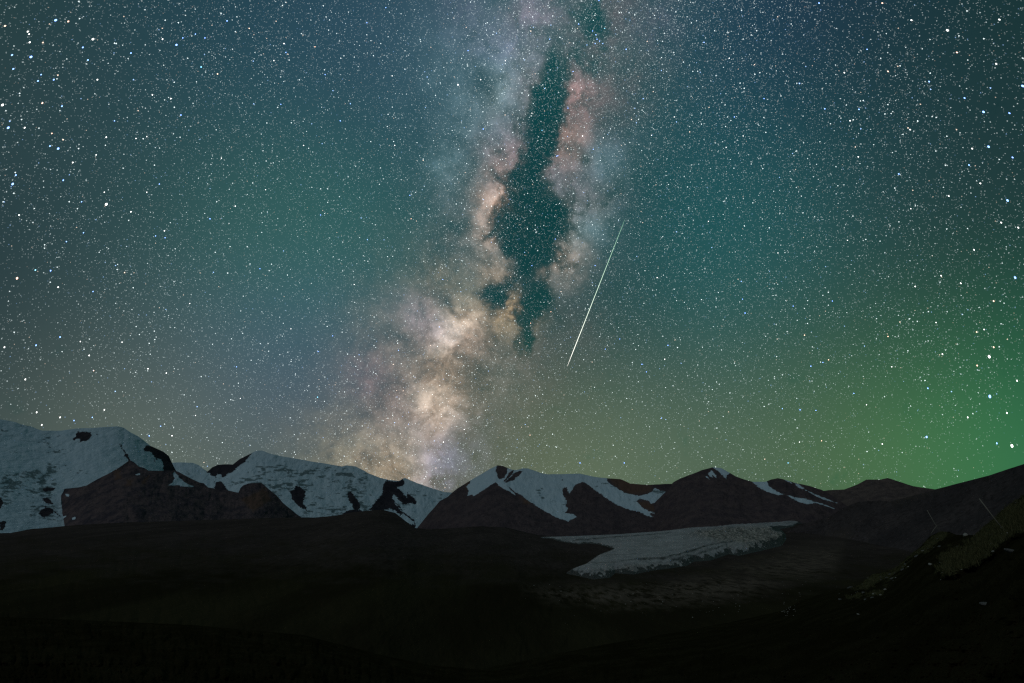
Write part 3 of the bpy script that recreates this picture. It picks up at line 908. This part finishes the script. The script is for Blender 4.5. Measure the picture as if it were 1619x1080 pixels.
bands = cand[(sdf(cand[:, 0], cand[:, 1], MOSS) > -3) & (cand[:, 1] > sil_h2(cand[:, 0]) + 1)]
for x, y in bands[rng.choice(len(bands), 90, replace=False)]:
    p = on_h2(x, y)
    put_stone('stone', random.choice(hill_meshes), p, math.hypot(p[0], p[1]) / F * rng.uniform(.6, 2.0), 'small stone lying in the dry grass of the near hillside', 'stones in the hillside grass')


# ------------------------------------------------------------------ poles stuck in the hillside
pole_mat, N, b = principled('weathered_wood', 0.8, 0.2)
co = pole_mat.node_tree.nodes.new('ShaderNodeTexCoord').outputs['Object']
N.put(b.inputs['Base Color'], N.mix(N.noise(N.vec('MULTIPLY', co, (30, 30, 4)), 3.0, 4), (.26, .23, .18), (.42, .38, .31)))


def rod(name, a, c, r0, r1, mat, parent, sides=8):
    a, c = np.array(a, float), np.array(c, float)
    ax = (c - a) / np.linalg.norm(c - a)
    u = np.cross(ax, [0.3, 1, 0.1])
    u /= np.linalg.norm(u)
    w = np.cross(ax, u)
    ang = np.arange(sides) / sides * 2 * math.pi
    ring = np.cos(ang)[:, None] * u + np.sin(ang)[:, None] * w
    mid = (a + c) / 2 + u * r0 * 0.4
    vs_ = np.concatenate([a + ring * r0, mid + ring * (r0 + r1) / 2, c + ring * r1, [a, c]])
    fs = []
    for lv in range(2):
        for k in range(sides):
            k2 = (k + 1) % sides
            i = lv * sides
            fs += [(i + k, i + k2, i + sides + k2), (i + k, i + sides + k2, i + sides + k)]
    for k in range(sides):
        k2 = (k + 1) % sides
        fs += [(3 * sides, k2, k), (3 * sides + 1, 2 * sides + k, 2 * sides + k2)]
    return link_mesh(name, vs_, fs, mat, parent)


def pole(base_px, dx, dy, rad, label, strut=None):
    y = max(base_px[1], float(sil_h2(base_px[0])) + 1)
    p = on_h2(base_px[0], y)
    s = math.hypot(p[0], p[1]) / F
    e = bpy.data.objects.new('pole', None)
    e.location = p
    COL.objects.link(e)
    tag(e, label, 'pole')
    rod('shaft', (0, 0, -.2), (dx * s, 0.1, dy * s), rad, rad * .8, pole_mat, e)
    if strut:
        rod('strut', (strut[0] * s, .05, -0.05), (strut[2] * s, .05, strut[3] * s), rad * .8, rad * .6, pole_mat, e)


pole((1488, 843), -11, 27, .036, 'short pole leaning left on the crest of the lower grassy ridge', (-12, 0, -3, 9))
pole((1590, 838), -21, 35, .034, 'long thin pole leaning left on the grassy slope near the right edge')


# ------------------------------------------------------------------ stars
SKY_R = 90000.0
PX = SKY_R / F
star_mat = bpy.data.materials.new('starlight')
star_mat.use_nodes = True
st = star_mat.node_tree
st.nodes.clear()
em = st.nodes.new('ShaderNodeEmission')
at = st.nodes.new('ShaderNodeAttribute')
at.attribute_name = 'tint'
st.links.new(at.outputs['Color'], em.inputs['Color'])
so = st.nodes.new('ShaderNodeOutputMaterial')
see = st.nodes.new('ShaderNodeBsdfTransparent')              # starlight adds to the glow behind it
mix_add = st.nodes.new('ShaderNodeAddShader')
st.links.new(em.outputs[0], mix_add.inputs[0])
st.links.new(see.outputs[0], mix_add.inputs[1])
st.links.new(mix_add.outputs[0], so.inputs['Surface'])
star_mat.cycles.emission_sampling = 'NONE'

OCT = np.array([(1, 0, 0), (-1, 0, 0), (0, 1, 0), (0, -1, 0), (0, 0, 1), (0, 0, -1)], float)
OCT_F = np.array([(0, 2, 4), (2, 1, 4), (1, 3, 4), (3, 0, 4), (2, 0, 5), (1, 2, 5), (3, 1, 5), (0, 3, 5)])
TET = np.array([(1, 1, 1), (1, -1, -1), (-1, 1, -1), (-1, -1, 1)], float) * 0.75
TET_F = np.array([(0, 1, 2), (0, 3, 1), (0, 2, 3), (1, 3, 2)])

BAND = line([(0, 930), (200, 860), (350, 820), (500, 770), (600, 720), (760, 665)])
NF = 420000
sx = rng.uniform(-150, 1770, NF)
sy = rng.uniform(-120, 840, NF)
dens = 0.30 + 0.42 * np.exp(-((sx - BAND(sy)) / 190) ** 2) + 0.20 * fbm(sx / 90, sy / 90, 1.1, 4) + 0.16 * np.exp(-((sx - 1000) / 300) ** 2 - ((sy - 250) / 300) ** 2) - 0.20 * np.clip((np.hypot(sx - 810, sy - 420) - 480) / 350, 0, 1)
dens -= 0.34 * np.exp(-((sx - (848 - (sy - 300) * .04)) / 34) ** 2 - ((sy - 350) / 170) ** 2)
dens -= 0.10 * np.clip((sy - 560) / 150, 0, 1) * (np.abs(sx - 690) > 150)
sel = rng.random(NF) < dens
sx, sy = sx[sel], sy[sel]
n = len(sx)
mag = rng.pareto(2.5, n)                                     # many faint, few bright
lum = np.clip(0.050 + 0.086 * mag, 0, 0.72)
corner = np.clip((np.hypot(sx - 810, sy - 470) - 520) / 420, 0, 1)
rad = np.clip(0.42 + 0.13 * np.log1p(mag), .4, .8) * (1 + 0.0 * corner)
lum *= (1 - 0.25 * corner)
hue = rng.random(n)
tint = np.where(hue[:, None] < .06, [(.45, .72, 1.25)], np.where(hue[:, None] < .96, [(.88, 1.0, 1.0)], [(1.2, .92, .72)]))
tint = tint * lum[:, None]
ctr = EYE + direction(sx, sy) * SKY_R
ang = rng.normal(size=(n, 4))
q = ang / np.linalg.norm(ang, axis=1, keepdims=True)
w_, x_, y_, z_ = q.T
ROT = np.stack([np.stack([1 - 2 * (y_ * y_ + z_ * z_), 2 * (x_ * y_ - z_ * w_), 2 * (x_ * z_ + y_ * w_)], -1),
                np.stack([2 * (x_ * y_ + z_ * w_), 1 - 2 * (x_ * x_ + z_ * z_), 2 * (y_ * z_ - x_ * w_)], -1),
                np.stack([2 * (x_ * z_ - y_ * w_), 2 * (y_ * z_ + x_ * w_), 1 - 2 * (x_ * x_ + y_ * y_)], -1)], -2)


def streak_axis(x, y):
    """direction in which the sky turned at this place"""
    d = direction(x, y)
    r = np.cross(d, [0, 0, 1.0])
    r /= np.linalg.norm(r, axis=-1, keepdims=True)
    up = np.cross(r, d)
    lean = np.radians(34) * np.clip(1 - np.asarray(y) / 620.0, 0, 1) * np.sign(810 - np.asarray(x))
    return up * np.cos(lean)[..., None] + r * np.sin(lean)[..., None]


tv = np.einsum('nij,kj->nki', ROT, TET) * (rad * PX)[:, None, None]
ax_s = streak_axis(sx, sy)
tv = tv + np.einsum('nki,ni->nk', tv, ax_s)[..., None] * ax_s[:, None, :] * (0.6 * corner)[:, None, None] + ctr[:, None, :]
tf = (TET_F[None] + (np.arange(n) * 4)[:, None, None]).reshape(-1, 3)
tc = np.repeat(np.concatenate([tint, np.ones((n, 1))], 1), 4, 0)
field = link_mesh('star_field', tv.reshape(-1, 3), tf, star_mat, smooth=False, attrs={'tint': tc})
tag(field, 'countless faint stars scattered over the whole night sky', 'stars', None, 'stuff')

STARS = """88,32,b3 108,34,o2 8,41,o2 44,50,w2 46,54,w1 47,67,w2 49,90,b3 19,87,b2 21,109,b2 147,62,w3 131,75,b2 139,95,b2 207,84,b2 257,62,w2 279,71,b3 289,60,b1 309,54,b1 324,60,b1 359,33,b2 394,45,o1
154,126,w2 85,126,b2 60,128,b2 65,118,b1 241,150,w2 270,156,w2 318,106,c2 344,117,o2 286,182,b2 67,163,o2 4,166,w3 13,202,b3 39,202,w2 98,168,b2 181,191,b1 168,217,w2 215,219,w1 232,216,w1 79,231,b2 92,235,b3 152,245,w1
115,257,w2 25,277,b2 82,211,o1 449,69,w2 452,83,b1 498,74,o1 433,96,w1 610,12,b1 580,36,b1 724,134,w3 760,126,w2 740,80,b1 514,118,b1 538,191,b2 624,230,w2 764,204,b2 444,165,b1 554,164,b1 799,96,w1
942,55,b1 944,62,b1 948,65,b1 953,69,b1 941,69,b1 937,49,b1 947,1,b1 956,45,c1 915,38,b1 869,62,b1 990,78,b2 898,171,b1 906,113,b1 921,215,w2 954,218,w1 841,179,w1 857,206,c1 1066,185,w1 1113,67,b1 1161,185,b1 1153,92,w1
1030,214,w1 1017,156,b1 1175,215,w1 1148,233,w1 861,140,b1 938,236,b1 882,246,b1 1295,5,b2 1395,5,o2 1441,32,w2 1498,48,w3 1513,83,o2 1404,113,o2 1335,115,w2 1264,132,b2 1304,172,b2 1358,173,b2 1344,191,w2 1469,129,b2
1525,155,b2 1555,177,b3 1596,179,b2 1537,235,w2 1563,232,b3 1601,249,b2 1532,261,b2 1357,248,w2 1617,136,b3 1439,205,w2 1208,156,b1 1371,78,b1 1580,31,w2 1575,101,w2 1421,275,b2
648,309,b1 507,340,b1 650,346,o1 581,379,b1 700,442,b1 841,420,b1 1039,439,w2 834,362,w1 941,420,b1 1056,546,b2 980,536,b1 957,552,b1 1015,576,b2 1051,568,w2 1022,588,b1 871,493,o1 839,511,o1 880,247,b1 878,378,b1
502,628,c2 503,556,b1 526,531,b1 630,554,b1 734,679,w2 701,699,w2 838,688,o1 917,732,b2 987,732,b2 1046,661,b1
168,323,w4 207,335,w2 100,285,b2 20,291,b3 372,326,w2 332,346,b2 260,365,w2 261,376,b1 246,373,b1 80,428,b2 56,427,c2 27,440,o3 132,368,b1 105,382,b1 197,431,o1 411,425,b1 165,304,w1 232,304,w1 252,291,b1 95,533,b2 57,546,b2
7,549,w2 148,586,o1 234,583,w2 263,590,w2 141,562,w2 127,540,w1 374,580,b1 129,319,b1 147,461,b1 92,454,w2 193,541,w1 1178,495,b2 1172,445,b1 1174,473,b1 1272,530,o2 1316,476,b1 1282,579,b2 1301,573,b1 1310,569,o1 1404,532,o1
1467,614,b2 1465,691,b3 1395,702,w2 1564,564,w4 1571,549,o2 1545,578,o2 1565,627,b4 1571,476,o2 1605,439,b3 1519,448,w2 1608,602,w2 1592,653,w2 1600,705,w4 1576,701,b2 1265,648,b2 1290,649,b1 1237,646,b1 1246,732,c1 1264,699,w1
1299,697,o1 1350,622,b1 1254,484,b1 1488,436,w2 1447,453,w2 1544,525,o1 1556,521,w1 165,648,w2 236,689,b2 272,689,w2 146,660,b1 117,665,b1 58,652,w2 95,660,w2 66,672,w2 254,674,b1 309,657,w1 1593,317,b3 1583,352,w2 1500,310,w2
1440,330,w1 1540,395,w2 1480,510,w1 1340,380,w1 1230,400,w1 1120,350,w1 1370,640,w1 1410,580,w1 1490,560,w2 1530,660,w2 1610,360,w2 1550,290,w2 620,120,w1 480,230,w1 350,250,w1 420,300,w1 560,450,w1 460,520,w1 380,630,w1 300,480,w1 40,600,w2 30,340,w1"""
SIZE = {'1': 0.58, '2': 0.72, '3': 0.95, '4': 1.25}
TINT = {'w': (1.5, 1.5, 1.45), 'b': (.42, .75, 1.9), 'c': (.35, 1.0, 1.5), 'o': (1.6, .95, .68)}
WORD = {'w': 'white', 'b': 'blue', 'c': 'turquoise', 'o': 'orange'}
SPECIAL = {(168, 323): 'brightest white star in the left half of the sky, high above the left snow mountain',
           (724, 134): 'brightest bluish white star just left of the upper Milky Way',
           (1600, 705): 'large white star lowest at the right edge, just above the right hillside',
           (1564, 564): 'large white star near the right edge, upper of a close pair above the green glow',
           (1565, 627): 'large blue white star near the right edge, inside the green glow',
           (27, 440): 'large pale orange star near the left edge, halfway up the sky',
           (1465, 691): 'bright blue star in the green glow above the bare dark hill'}
SIZEWORD = {'1': 'tiny', '2': 'small', '3': 'bright', '4': 'large'}
star_meshes = {}


def star_mesh(kind):
    if kind not in star_meshes:
        me = bpy.data.meshes.new('star')
        import bmesh
        bm = bmesh.new()
        bmesh.ops.create_icosphere(bm, subdivisions=2 if kind[1] in '34' else 1, radius=1.0)
        bm.to_mesh(me)
        bm.free()
        verts = me.vertices
        a = me.attributes.new('tint', 'FLOAT_COLOR', 'POINT')
        a.data.foreach_set('color', np.tile(np.array([*TINT[kind[0]], 1.0], np.float32), len(verts)))
        me.materials.append(star_mat)
        star_meshes[kind] = me
    return star_meshes[kind]


for item in STARS.split():
    x, y, kind = item.split(',')
    x, y = int(x), int(y)
    o = bpy.data.objects.new('star', star_mesh(kind))
    o.location = EYE + direction(x, y) * SKY_R * 0.995
    r = SIZE[kind[1]] * PX
    edge_far = min(1.0, max(0.0, (math.hypot(x - 810, y - 470) - 480) / 420))
    o.rotation_euler = Vector(streak_axis(np.array(x), np.array(y))).to_track_quat('Z', 'Y').to_euler()
    o.scale = (r * (1 - .12 * edge_far), r * (1 - .12 * edge_far), r * (1 + 0.8 * edge_far))
    COL.objects.link(o)
    off = x - float(BAND(y))
    side = 'inside the Milky Way' if abs(off) < 110 else ('to the left of the Milky Way' if off < 0 else 'to the right of the Milky Way')
    if (x, y) in SPECIAL:
        tag(o, SPECIAL[(x, y)], 'star')
    else:
        zone = 'high in' if y < 250 else ('halfway up' if y < 500 else 'low in')
        lab = '%s %s star %s the sky %s' % (SIZEWORD[kind[1]], WORD[kind[0]], zone, side)
        tag(o, lab, 'star', lab.replace(' star ', ' stars '))

# ------------------------------------------------------------------ meteor
a0, a1 = EYE + direction(897, 579) * SKY_R * .98, EYE + direction(988, 347) * SKY_R * .98
nseg = 24
ax = (a1 - a0) / np.linalg.norm(a1 - a0)
u = np.cross(ax, a0 / np.linalg.norm(a0))
u /= np.linalg.norm(u)
w2 = np.cross(ax, u)
V, C, Fq = [], [], []
for k in range(nseg + 1):
    t = k / nseg
    r = PX * 0.36 * (min(1, t / .12 + .15)) * (1 - t) ** .35 + PX * 0.05
    c = np.array([1.05, .98, .90]) * (1 - t) + np.array([.42, .85, .52]) * t
    c *= 0.95 * (1 - .5 * t)
    for j in range(6):
        an = j / 6 * 2 * math.pi
        V.append(a0 + (a1 - a0) * t + (math.cos(an) * u + math.sin(an) * w2) * r)
        C.append((*c, 1))
    if k:
        for j in range(6):
            j2 = (j + 1) % 6
            Fq.append(((k - 1) * 6 + j, (k - 1) * 6 + j2, k * 6 + j2, k * 6 + j))
met = link_mesh('meteor', V, Fq, star_mat, attrs={'tint': np.array(C)})
tag(met, 'thin bright meteor streak slanting down right of the Milky Way', 'meteor')
